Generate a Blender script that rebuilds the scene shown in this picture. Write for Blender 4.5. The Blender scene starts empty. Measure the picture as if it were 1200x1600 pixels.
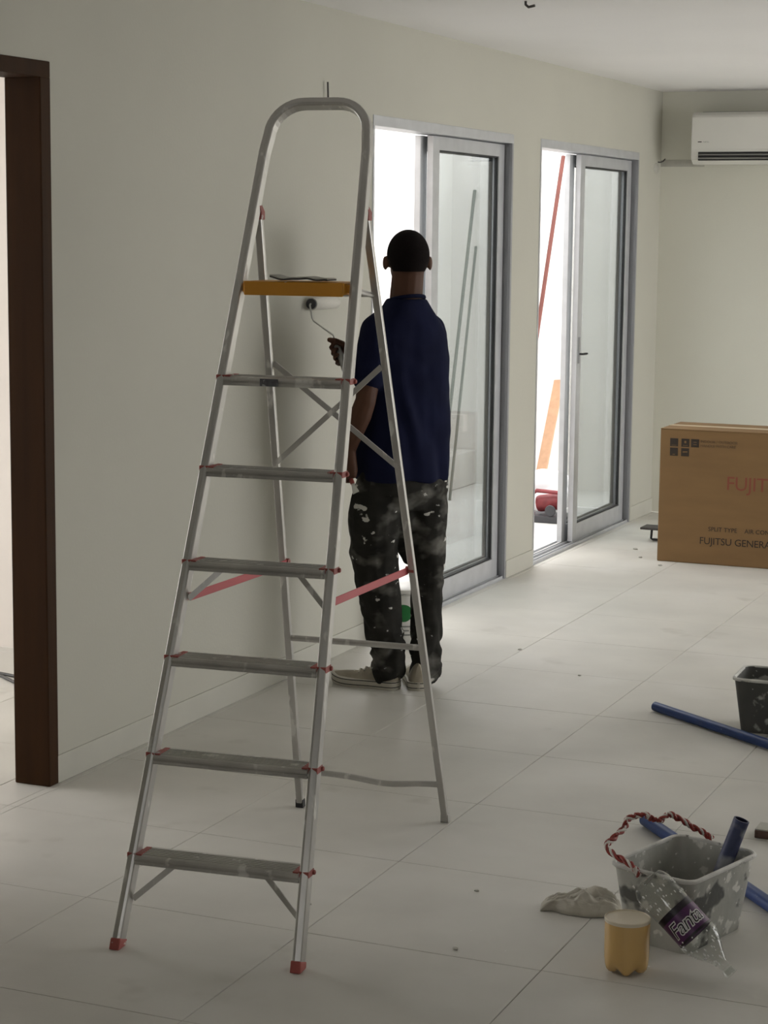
import bpy, bmesh, math, random
from mathutils import Vector, Matrix, noise
random.seed(7)
R = math.radians
scene = bpy.context.scene
COL = scene.collection

# ------------------------------------------------------------------ camera
def cam_axes(yaw, pitch, roll):
    f = Vector((-math.sin(yaw)*math.cos(pitch), math.cos(yaw)*math.cos(pitch), -math.sin(pitch)))
    r = Vector((math.cos(yaw), math.sin(yaw), 0)); u = r.cross(f)
    c, s = math.cos(roll), math.sin(roll)
    return c*r+s*u, -s*r+c*u, f
cr, cu, cf = cam_axes(R(23.0548), R(8.01756), R(0.60492))
cd = bpy.data.cameras.new('camera'); cam = bpy.data.objects.new('camera', cd); COL.objects.link(cam)
cam.matrix_world = Matrix(((cr.x, cu.x, -cf.x, 3.191), (cr.y, cu.y, -cf.y, 0), (cr.z, cu.z, -cf.z, 1.66), (0, 0, 0, 1)))
cd.sensor_fit = 'VERTICAL'; cd.sensor_height = 24; cd.sensor_width = 18; cd.lens = 3122.15/1600*24
cd.clip_start = 0.05; cd.clip_end = 200
scene.camera = cam

# ------------------------------------------------------------------ light
SKY = 5.0
w = bpy.data.worlds.new('overcast_sky'); scene.world = w; w.use_nodes = True
bg = w.node_tree.nodes['Background']; bg.inputs[0].default_value = (1.0, 0.99, 0.98, 1); bg.inputs[1].default_value = SKY
scene.view_settings.view_transform = 'Standard'; scene.view_settings.look = 'None'
scene.view_settings.gamma = 1; scene.view_settings.use_curve_mapping = False
scene.view_settings.exposure = 0.0
def portal(name, loc, size, direction):
    l = bpy.data.lights.new(name, 'AREA'); l.shape = 'RECTANGLE'; l.size, l.size_y = size
    l.cycles.is_portal = True
    o = bpy.data.objects.new(name, l); COL.objects.link(o); o.location = loc
    o.rotation_euler = Vector(direction).to_track_quat('-Z', 'Z').to_euler()
portal('daylight_opening_near_door', (-.16, 8.17, 1.05), (1.7, 2.15), (1, 0, 0))
portal('daylight_opening_far_door', (-.16, 10.27, 1.05), (1.75, 2.15), (1, 0, 0))
portal('daylight_opening_right', (5.72, 9.32, 1.15), (4.3, 2.35), (-1, 0, 0))
portal('daylight_opening_near_wall', (3.05, -1.75, 1.55), (1.0, 1.4), (0, 1, 0))
portal('daylight_opening_side_room', (-3.05, 4.8, 1.3), (2.7, 2.0), (1, 0, 0))

# ------------------------------------------------------------------ materials
MATS = {}
def nt_new(name):
    m = bpy.data.materials.new(name); m.use_nodes = True
    return m, m.node_tree, m.node_tree.nodes['Principled BSDF']
def mat(name, col, rough=.6, metal=0., var=.0, vscale=6., bump=0., bscale=60., specks=None, stretch=(1, 1, 1), spec=.5, coat=0., emis=None, world=False):
    """procedural principled material: base colour with noise variation, optional bump, optional specks [(colour, scale, threshold, softness)]"""
    m, nt, bs = nt_new(name); N, L = nt.nodes, nt.links
    bs.inputs['Roughness'].default_value = rough; bs.inputs['Metallic'].default_value = metal
    bs.inputs['Specular IOR Level'].default_value = spec; bs.inputs['Coat Weight'].default_value = coat
    tc = N.new('ShaderNodeTexCoord'); mp = N.new('ShaderNodeMapping'); mp.inputs['Scale'].default_value = stretch
    if world:
        gp = N.new('ShaderNodeNewGeometry'); L.new(gp.outputs['Position'], mp.inputs['Vector'])
    else: L.new(tc.outputs['Object'], mp.inputs['Vector'])
    n1 = N.new('ShaderNodeTexNoise'); n1.inputs['Scale'].default_value = vscale; n1.inputs['Detail'].default_value = 5
    L.new(mp.outputs[0], n1.inputs['Vector'])
    mx = N.new('ShaderNodeMix'); mx.data_type = 'RGBA'
    lo = [max(0, c*(1-var)) for c in col]; hi = [min(1, c*(1+var)) for c in col]
    mx.inputs[6].default_value = (*lo, 1); mx.inputs[7].default_value = (*hi, 1)
    mr = N.new('ShaderNodeMapRange'); mr.inputs[1].default_value = .3; mr.inputs[2].default_value = .7
    L.new(n1.outputs[0], mr.inputs[0]); L.new(mr.outputs[0], mx.inputs[0])
    out = mx.outputs[2]
    for k, (sc_, s_scale, thr, soft) in enumerate(specks or []):
        ns = N.new('ShaderNodeTexNoise'); ns.inputs['Scale'].default_value = s_scale; ns.inputs['Detail'].default_value = 3
        ns.noise_dimensions = '4D'; ns.inputs['W'].default_value = 3.1*k+1
        L.new(mp.outputs[0], ns.inputs['Vector'])
        r2 = N.new('ShaderNodeMapRange'); r2.inputs[1].default_value = thr; r2.inputs[2].default_value = thr+soft
        L.new(ns.outputs[0], r2.inputs[0])
        m2 = N.new('ShaderNodeMix'); m2.data_type = 'RGBA'; m2.inputs[7].default_value = (*sc_, 1)
        L.new(r2.outputs[0], m2.inputs[0]); L.new(out, m2.inputs[6]); out = m2.outputs[2]
        if metal > .3:
            inv = N.new('ShaderNodeMath'); inv.operation = 'MULTIPLY_ADD'; inv.inputs[1].default_value = -metal; inv.inputs[2].default_value = metal
            L.new(r2.outputs[0], inv.inputs[0])
            if k == 0: L.new(inv.outputs[0], bs.inputs['Metallic'])
    L.new(out, bs.inputs['Base Color'])
    if bump:
        nb = N.new('ShaderNodeTexNoise'); nb.inputs['Scale'].default_value = bscale; nb.inputs['Detail'].default_value = 4
        L.new(mp.outputs[0], nb.inputs['Vector'])
        b = N.new('ShaderNodeBump'); b.inputs['Strength'].default_value = bump; b.inputs['Distance'].default_value = .01
        L.new(nb.outputs[0], b.inputs['Height']); L.new(b.outputs[0], bs.inputs['Normal'])
    if emis: bs.inputs['Emission Color'].default_value = (*emis, 1); bs.inputs['Emission Strength'].default_value = 1
    MATS[name] = m
    return m
def thin_clear(name, tint, rough=.02, refl=1.0):
    m = bpy.data.materials.new(name); m.use_nodes = True; nt = m.node_tree; N, L = nt.nodes, nt.links
    N.remove(N['Principled BSDF']); out = N['Material Output']
    t = N.new('ShaderNodeBsdfTransparent'); t.inputs[0].default_value = (*tint, 1)
    g = N.new('ShaderNodeBsdfGlossy'); g.inputs['Roughness'].default_value = rough
    lw = N.new('ShaderNodeLayerWeight'); lw.inputs[0].default_value = .5      # Schlick reflectance, the same from both sides of the sheet
    pw = N.new('ShaderNodeMath'); pw.operation = 'POWER'; pw.inputs[1].default_value = 5; L.new(lw.outputs['Facing'], pw.inputs[0])
    mu = N.new('ShaderNodeMath'); mu.operation = 'MULTIPLY_ADD'; mu.inputs[1].default_value = .9*refl; mu.inputs[2].default_value = .035*refl
    L.new(pw.outputs[0], mu.inputs[0])
    mx = N.new('ShaderNodeMixShader'); L.new(mu.outputs[0], mx.inputs[0]); L.new(t.outputs[0], mx.inputs[1]); L.new(g.outputs[0], mx.inputs[2])
    L.new(mx.outputs[0], out.inputs[0]); MATS[name] = m
    return m
WHITE = (.72, .71, .66)
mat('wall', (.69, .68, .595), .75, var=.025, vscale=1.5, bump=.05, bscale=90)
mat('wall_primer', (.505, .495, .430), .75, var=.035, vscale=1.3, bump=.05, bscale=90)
mat('wall_side', (.74, .685, .635), .75, var=.02)
mat('ceiling', (.87, .86, .855), .8, var=.02, vscale=1.2)
mat('outer_wall', (.74, .72, .705), .9, var=.04, vscale=1.5, specks=[((.45, .44, .42), 3.2, .68, .06)])
mat('outer_ground', (.62, .61, .59), .9, var=.08, vscale=2)
mat('grout', (.40, .385, .345), .9)
mat('tile', (.625, .607, .56), .46, var=.085, vscale=2.2, bump=.03, bscale=40, specks=[((.72, .705, .67), 1.7, .55, .25), ((.51, .49, .44), 4.5, .64, .14), ((.86, .85, .83), 42, .765, .02)], spec=.35, world=True)
mat('baseboard', (.51, .50, .44), .7, var=.03)
mat('door_wood', (.036, .0145, .0035), .6, spec=.12, var=.18, vscale=3, stretch=(8, 8, .6), bump=.04, bscale=30)
mat('alu', (.55, .56, .58), .42, .35, var=.06, vscale=12)
mat('alu_dark', (.33, .335, .35), .45, .4, var=.05)
mat('gasket', (.02, .02, .022), .6)
thin_clear('pane', (.85, .868, .870), .015, 1.0)
mat('ladder_alu', (.47, .46, .44), .36, .75, var=.16, vscale=9, stretch=(1, 1, .35), bump=.05, bscale=120, specks=[((.66, .65, .61), 26, .60, .05)])
mat('ladder_red', (.33, .075, .062), .55, var=.2, specks=[((.55, .50, .47), 45, .60, .06)])
mat('spreader_red', (.52, .075, .09), .5, var=.06)
mat('platform_yellow', (.62, .27, .018), .5, var=.08, specks=[((.72, .66, .5), 34, .67, .04)])
mat('sticker', (.10, .10, .11), .5, var=.3, vscale=90, specks=[((.6, .6, .6), 60, .58, .05)])
mat('skin', (.085, .038, .022), .6, spec=.25, var=.08, vscale=12)
mat('hair', (.009, .006, .006), .9, spec=.1, var=.2, vscale=150, bump=.5, bscale=300)
mat('eye', (.7, .68, .64), .2)
mat('navy', (.0075, .0095, .031), .9, spec=.12, var=.15, vscale=10, bump=.1, bscale=400)
mat('trousers', (.025, .024, .021), .9, spec=.15, var=.3, vscale=12, bump=.1, bscale=300,
    specks=[((.15, .145, .13), 8, .53, .16), ((.60, .59, .55), 19, .635, .03)], stretch=(1, 1, 1.5))
mat('canvas', (.36, .32, .25), .85, var=.12, vscale=25, bump=.08, bscale=250)
mat('rubber', (.50, .47, .40), .6, var=.08)
mat('rubber_black', (.012, .012, .013), .5)
mat('lace', (.58, .55, .48), .8)
mat('cardboard', (.225, .130, .052), .8, var=.06, vscale=3, bump=.03, bscale=30, stretch=(1, 1, 5))
mat('print_black', (.035, .025, .018), .8)
mat('print_faint', (.11, .07, .038), .8)
mat('print_red', (.24, .070, .040), .8)
mat('carton_tape', (.52, .41, .27), .4)
mat('ac_white', (.74, .73, .68), .35, var=.01)
mat('ac_dark', (.012, .012, .012), .5)
mat('ac_vane', (.28, .275, .26), .4)
mat('print_grey', (.25, .25, .24), .6)
mat('bucket_white', (.43, .43, .39), .55, var=.22, vscale=9, bump=.12, bscale=40, specks=[((.72, .71, .66), 19, .57, .04), ((.10, .10, .092), 13, .60, .05), ((.80, .79, .76), 60, .66, .02)])
mat('rim_white', (.60, .595, .56), .5, var=.2, vscale=20, specks=[((.2, .2, .19), 30, .62, .04)])
mat('bucket_dark', (.075, .075, .068), .5, var=.2, vscale=7, specks=[((.42, .415, .39), 15, .60, .05), ((.62, .61, .58), 30, .66, .03)])
mat('pipe_blue', (.018, .05, .19), .42, var=.18, vscale=9, specks=[((.30, .34, .45), 30, .68, .05)])
mat('pipe_inner', (.01, .014, .04), .7)
mat('tube_worn', (.045, .055, .12), .5, var=.3, vscale=15, specks=[((.30, .31, .34), 14, .50, .15)])
mat('cord_red', (.27, .035, .025), .6, var=.3, vscale=40, specks=[((.66, .6, .56), 55, .60, .04)])
mat('cord_white', (.66, .63, .58), .6, var=.1)
mat('rag', (.50, .47, .40), .9, var=.14, vscale=14, bump=.2, bscale=90)
mat('cream_paint', (.66, .42, .15), .22, var=.04, coat=.4)
mat('cream_surface', (.72, .64, .50), .3)
thin_clear('bottle_clear', (.90, .91, .90), .05, 1.4)
mat('label_purple', (.085, .018, .095), .4, var=.35, vscale=30)
mat('label_black', (.012, .006, .014), .4)
mat('print_white', (.74, .73, .72), .5)
mat('speck_glint', (.86, .86, .84), .15)
mat('rust', (.13, .075, .055), .7, var=.3, vscale=40)
mat('pole_red', (.13, .035, .026), .7, var=.15, vscale=12)
mat('timber', (.40, .235, .14), .75, var=.1, vscale=6, stretch=(4, 4, .6))
mat('rod_dark', (.12, .14, .13), .5)
mat('sack', (.74, .72, .74), .85, var=.06, bump=.2, bscale=25)
mat('machine_red', (.22, .03, .035), .5, var=.25, vscale=20)
mat('machine_dark', (.05, .05, .055), .5)
mat('pail_white', (.78, .77, .74), .4, var=.03)
mat('pail_green', (.008, .16, .035), .4)
mat('cable', (.06, .055, .05), .5)
mat('steel', (.55, .55, .54), .35, .9, var=.1)
mat('roller_nap', (.66, .64, .58), .95, bump=.5, bscale=250, var=.08)
mat('roller_grip', (.40, .40, .38), .6, var=.15, vscale=25)
mat('mortar_grey', (.055, .05, .046), .7, var=.3, vscale=30)
mat('plaster_patch', (.47, .46, .41), .85, var=.07, vscale=20, bump=.15, bscale=60)

# ------------------------------------------------------------------ mesh helpers
class MB:
    def __init__(s): s.bm = bmesh.new()
    def _tf(s, vs, M):
        if M is not None: bmesh.ops.transform(s.bm, matrix=M, verts=vs)
    def box(s, lo, hi, M=None):
        (x0, y0, z0), (x1, y1, z1) = lo, hi
        vs = [s.bm.verts.new(p) for p in ((x0,y0,z0),(x1,y0,z0),(x1,y1,z0),(x0,y1,z0),(x0,y0,z1),(x1,y0,z1),(x1,y1,z1),(x0,y1,z1))]
        for f in ((3,2,1,0),(4,5,6,7),(0,1,5,4),(1,2,6,5),(2,3,7,6),(3,0,4,7)): s.bm.faces.new([vs[i] for i in f])
        s._tf(vs, M); return s
    def loft(s, rings, caps=True, closed=True):
        rv = [[s.bm.verts.new(p) for p in r] for r in rings]; n = len(rings[0])
        for a, b in zip(rv, rv[1:]):
            for i in range(n if closed else n-1):
                j = (i+1) % n; s.bm.faces.new((a[i], a[j], b[j], b[i]))
        if caps: s.bm.faces.new(rv[0][::-1]); s.bm.faces.new(rv[-1])
        return s
    def lathe(s, prof, seg=24, M=None, caps=(True, True)):
        rings = [[Vector((r*math.cos(2*math.pi*i/seg), r*math.sin(2*math.pi*i/seg), z)) for i in range(seg)] for r, z in prof]
        if M is not None: rings = [[M @ p for p in r] for r in rings]
        rv = [[s.bm.verts.new(p) for p in r] for r in rings]
        for a, b in zip(rv, rv[1:]):
            for i in range(seg): j = (i+1) % seg; s.bm.faces.new((a[i], a[j], b[j], b[i]))
        if caps[0]: s.bm.faces.new(rv[0][::-1])
        if caps[1]: s.bm.faces.new(rv[-1])
        return s
    def tube(s, pts, r, seg=10, caps=True):
        pts = [Vector(p) for p in pts]; n = len(pts); rs = r if isinstance(r, (list, tuple)) else [r]*n
        prev = None; rings = []
        for i, p in enumerate(pts):
            t = (pts[min(i+1, n-1)]-pts[max(i-1, 0)]).normalized()
            if prev is None:
                a = t.orthogonal().normalized()
            else:
                a = (prev - t*prev.dot(t)).normalized()
            prev = a; b = t.cross(a)
            rings.append([p + rs[i]*(math.cos(2*math.pi*k/seg)*a + math.sin(2*math.pi*k/seg)*b) for k in range(seg)])
        return s.loft(rings, caps)
    def bar(s, p0, p1, wdt, thk, up=(0, 0, 1)):
        """flat bar from p0 to p1; wdt across (perp to up-ish), thk along up-ish"""
        p0, p1, up = Vector(p0), Vector(p1), Vector(up); t = (p1-p0).normalized()
        a = t.cross(up).normalized(); b = a.cross(t).normalized()
        q = [a*wdt/2+b*thk/2, -a*wdt/2+b*thk/2, -a*wdt/2-b*thk/2, a*wdt/2-b*thk/2]
        return s.loft([[p0+c for c in q], [p1+c for c in q]])
    def sweep(s, pts, prof, normal, closed_prof=True):
        """sweep 2-D profile [(a,b)] : a along in-plane side, b along plane normal"""
        pts = [Vector(p) for p in pts]; nrm = Vector(normal).normalized(); n = len(pts); rings = []
        for i, p in enumerate(pts):
            t = (pts[min(i+1, n-1)]-pts[max(i-1, 0)]).normalized(); sd = t.cross(nrm).normalized()
            k = 1.0
            if 0 < i < n-1:
                t1 = (pts[i]-pts[i-1]).normalized(); c = max(.5, t1.dot(t)); k = 1/c
            rings.append([p + sd*a*k + nrm*b for a, b in prof])
        return s.loft(rings)
    def prism(s, poly, z0, z1, M=None):
        rings = [[Vector((x, y, z)) for x, y in poly] for z in (z0, z1)]
        if M is not None: rings = [[M @ p for p in r] for r in rings]
        return s.loft(rings)
    def sphere(s, c, r, scale=(1, 1, 1), u=10, v=6, M=None):
        mt = Matrix.Translation(Vector(c)) @ Matrix.Diagonal((r*scale[0], r*scale[1], r*scale[2], 1))
        if M is not None: mt = M @ mt
        bmesh.ops.create_uvsphere(s.bm, u_segments=u, v_segments=v, radius=1, matrix=mt); return s
    def mesh(s, name, bevel=0, seg=2, smooth=False):
        bmesh.ops.recalc_face_normals(s.bm, faces=s.bm.faces)
        if bevel:
            ed = [e for e in s.bm.edges if len(e.link_faces) == 2 and e.calc_face_angle(0) > .6]
            bmesh.ops.bevel(s.bm, geom=ed, offset=bevel, segments=seg, affect='EDGES', profile=.6, clamp_overlap=True)
        me = bpy.data.meshes.new(name); s.bm.to_mesh(me); s.bm.free()
        if smooth:
            me.polygons.foreach_set('use_smooth', [True]*len(me.polygons))
            me.set_sharp_from_angle(angle=R(40))
        return me
    def build(s, name, m, parent=None, local=False, bevel=0, seg=2, smooth=False):
        return link(name, s.mesh(name, bevel, seg, smooth), m, parent, local)
def link(name, me, m=None, parent=None, local=False):
    if m: me.materials.clear(); me.materials.append(MATS[m])
    o = bpy.data.objects.new(name, me); COL.objects.link(o); adopt(o, parent, local)
    return o
def adopt(o, parent, local=False):
    """local=False: o's mesh is in world space, so undo the parents' placement"""
    if parent is None: return
    o.parent = parent
    if not local:
        M = Matrix.Identity(4); p = parent
        while p is not None:
            M = Matrix.LocRotScale(p.location, p.rotation_euler, p.scale) @ M if p.parent is None else p.matrix_parent_inverse @ M
            p = p.parent
        # parents below the root carry identity transforms of their own, so only the root placement is undone once
        o.matrix_parent_inverse = M.inverted() if parent.parent is None else Matrix.Identity(4)
def tag(o, label=None, cat=None, group=None, kind=None):
    if label: o['label'] = label
    if cat: o['category'] = cat
    if group: o['group'] = group
    if kind: o['kind'] = kind
    return o
def thing(name, label, cat, loc=(0, 0, 0), rz=0, group=None):
    o = bpy.data.objects.new(name, None); COL.objects.link(o); o.location = loc; o.rotation_euler = (0, 0, rz); o.empty_display_size = .1
    return tag(o, label, cat, group)
def struct(o): o['kind'] = 'structure'; return o
def text_mesh(body, size, extrude=.0003, shear=0., offset=0., spacing=1.0, align='LEFT'):
    c = bpy.data.curves.new('t', 'FONT'); c.body = body; c.size = size; c.extrude = extrude; c.shear = shear; c.offset = offset
    c.space_character = spacing; c.align_x = align; c.resolution_u = 3
    o = bpy.data.objects.new('t', c); COL.objects.link(o)
    dg = bpy.context.evaluated_depsgraph_get(); me = bpy.data.meshes.new_from_object(o.evaluated_get(dg))
    bpy.data.objects.remove(o); bpy.data.curves.remove(c)
    return me

# ------------------------------------------------------------------ setting
H = 2.48; XR = 5.6; YF = 11.6; YB = -1.6; T = .112
D0 = (4.13, 5.0, 2.128); D1 = (7.345, 9.0, 2.112); D2 = (9.40, 11.13, 2.112)
def wall_y(name, x0, x1, y0, y1, openings, h=H, m='wall'):
    b = MB(); y = y0
    for (a, c, z, zs) in openings:
        b.box((x0, y, 0), (x1, a, h)); b.box((x0, a, z), (x1, c, h))
        if zs > 0: b.box((x0, a, 0), (x1, c, zs))
        y = c
    b.box((x0, y, 0), (x1, y1, h))
    return struct(b.build(name, m))
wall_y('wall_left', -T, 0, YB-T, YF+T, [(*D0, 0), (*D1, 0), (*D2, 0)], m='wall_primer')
wall_y('wall_right', XR, XR+T, YB-T, YF+T, [(7.2, 11.45, 2.3, 0)])
b = MB(); b.box((0, YF, 0), (XR, YF+T, H)); struct(b.build('wall_far', 'wall'))
b = MB(); b.box((0, YB-T, 0), (2.6, YB, H)); b.box((3.5, YB-T, 0), (XR, YB, H)); b.box((2.6, YB-T, 0), (3.5, YB, .9)); b.box((2.6, YB-T, 2.2), (3.5, YB, H)); struct(b.build('wall_near', 'wall'))
b = MB(); b.box((-T, YB-T, H), (XR+T, YF+T, H+.15)); struct(b.build('ceiling', 'ceiling'))
# side room behind the brown doorway
b = MB(); b.box((-3.0, 6.6, 0), (-T, 6.74, H)); struct(b.build('wall_side_room_far', 'wall_side'))
wall_y('wall_side_room_left', -3.14, -3.0, 2.4, 6.74, [(3.4, 6.2, 2.3, .3)], m='wall_side')
b = MB(); b.box((-3.0, 2.4, 0), (-T, 2.54, H)); struct(b.build('wall_side_room_near', 'wall_side'))
b = MB(); b.box((-3.14, 2.4, H), (-T, 6.74, H+.15)); struct(b.build('ceiling_side_room', 'ceiling'))
# floor slab (joint colour) and its tiles
b = MB(); b.box((0, YB, -.12), (XR, YF, -.0035)); floor = struct(b.build('floor', 'grout'))
b = MB(); b.box((-3.0, 2.54, -.12), (0, 6.6, -.0035)); floor2 = struct(b.build('floor_side_room', 'grout'))
tile_cache = {}
def tiles(parent, x0, x1, y0, y1, ox, oy, px, py):
    g = .0016
    i = math.floor((x0-ox)/px)
    while ox+i*px < x1-.01:
        j = math.floor((y0-oy)/py)
        while oy+j*py < y1-.01:
            ax, bx_ = max(x0, ox+i*px+g/2), min(x1, ox+(i+1)*px-g/2)
            ay, by_ = max(y0, oy+j*py+g/2), min(y1, oy+(j+1)*py-g/2)
            if bx_-ax > .004 and by_-ay > .004:
                key = (round(bx_-ax, 4), round(by_-ay, 4))
                if key not in tile_cache:
                    t = MB(); t.box((0, 0, -.008), (key[0], key[1], 0)); me = t.mesh('tile', bevel=.0012, seg=1); me.materials.append(MATS['tile']); tile_cache[key] = me
                o = bpy.data.objects.new('tile', tile_cache[key]); COL.objects.link(o); o.parent = parent
                o.location = (ax, ay, random.uniform(-.0006, 0))
            j += 1
        i += 1
tiles(floor, 0, XR, YB, YF, .0285, 4.146, .599, .5945)
tiles(floor2, -3.0, 0, 2.54, 6.6, -.14, 4.146, .599, .5945)
# skirting along the left wall
for n, (a, c) in enumerate(((YB, D0[0]), (D0[1], D1[0]), (D1[1], D2[0]), (D2[1], YF))):
    b = MB(); b.box((0, a, 0), (.006, c, .085)); struct(b.build('baseboard_left', 'baseboard', bevel=.002))
# courtyard
b = MB(); b.box((-1.9, 6.75, -.3), (-1.7, 12.8, 2.4)); b.box((-1.7, 12.6, -.3), (-T, 12.8, 2.4)); struct(b.build('wall_courtyard', 'outer_wall'))
b = MB(); b.box((-1.7, 6.74, -.2), (-T, 12.6, -.03)); struct(b.build('ground_courtyard', 'outer_ground'))
b = MB(); b.box((-1.70, 9.0, -.03), (-1.50, 12.6, .20)); struct(b.build('trim_1', 'outer_ground', bevel=.01))
b = MB(); b.box((XR+T, -3, -.2), (14, 14, -.03)); b.box((-2, -9, -.2), (XR+T, YB-T, -.03)); struct(b.build('ground_terrace', 'outer_ground'))
b = MB(); b.box((-9, 1, -.2), (-3.14, 9, -.03)); struct(b.build('ground_yard', 'outer_ground'))

# brown door frame (single opening to the side room)
fr = thing('door_1', None, None); fr['kind'] = 'structure'
def frame_piece(name, lo, hi): return MB().box(lo, hi).build(name, 'door_wood', fr, bevel=.004)
frame_piece('jamb', (-T-.004, 4.952, 0), (.006, 5.004, 2.085))
frame_piece('jamb', (-T-.004, 4.126, 0), (.006, 4.178, 2.085))
frame_piece('head', (-T-.004, 4.126, 2.083), (.006, 5.004, 2.13))

# sliding glass doors
def sliding_door(name, D, in_l, out_l, lock=None):
    y0, y1, zt = D
    t = thing(name, None, None); t['kind'] = 'structure'
    MB().box((-T+.002, y0, zt-.042), (.004, y1, zt)).build('frame_head', 'alu', t, bevel=.002)
    MB().box((-T+.002, y0, 0), (.004, y0+.014, zt-.042)).build('frame_jamb', 'alu', t, bevel=.002)
    j = MB(); j.box((-T+.002, y1-.012, 0), (.004, y1, zt-.042)); j.box((-.012, y1-.022, 0), (.0045, y1-.012, zt-.042)); j.build('frame_jamb', 'alu_dark', t, bevel=.002)
    s = MB(); s.box((-T, y0, -.03), (.0, y1, .004))
    for xx in (-.118, -.085, -.066, -.030, -.006): s.box((xx-.002, y0+.014, .004), (xx+.002, y1-.012, .016))
    s.build('threshold', 'alu', t)
    def panel(xc, a, c, sr=.075):
        th = .014; st = .075; zb, ztop = .014, zt-.047
        p = MB()
        p.box((xc-th, a, zb), (xc+th, a+st, ztop)); p.box((xc-th, c-sr, zb), (xc+th, c, ztop))
        p.box((xc-th, a+st, ztop-.058), (xc+th, c-sr, ztop)); p.box((xc-th, a+st, zb), (xc+th, c-sr, zb+.09))
        o = p.build('sliding_panel', 'alu', t, bevel=.002)
        g = MB(); q = .006
        ya, yc, za, zc = a+st, c-sr, zb+.09, ztop-.058
        for lo, hi in (((xc-.008, ya, za), (xc+.008, ya+q, zc)), ((xc-.008, yc-q, za), (xc+.008, yc, zc)), ((xc-.008, ya, zc-q), (xc+.008, yc, zc)), ((xc-.008, ya, za), (xc+.008, yc, za+q))): g.box(lo, hi)
        g.build('gasket', 'gasket', o)
        MB().box((xc-.0025, ya, za), (xc+.0025, yc, zc)).build('pane', 'pane', o)
        return o
    pin = panel(-.048, in_l, y1-.020)
    panel(-.094, out_l, y1-.013, .030)
    if lock:
        h = MB(); h.box((-.034, in_l+.020, lock-.05), (-.030, in_l+.045, lock+.09)); h.build('lock_plate', 'alu_dark', pin)
        MB().tube([(-.03, in_l+.04, lock), (-.012, in_l+.04, lock), (-.008, in_l+.10, lock)], .006, 8).build('handle', 'gasket', pin)
    return t
sliding_door('door_2', D1, 8.075, 8.045, None)
sliding_door('door_3', D2, 10.165, 10.12, 1.02)

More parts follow.
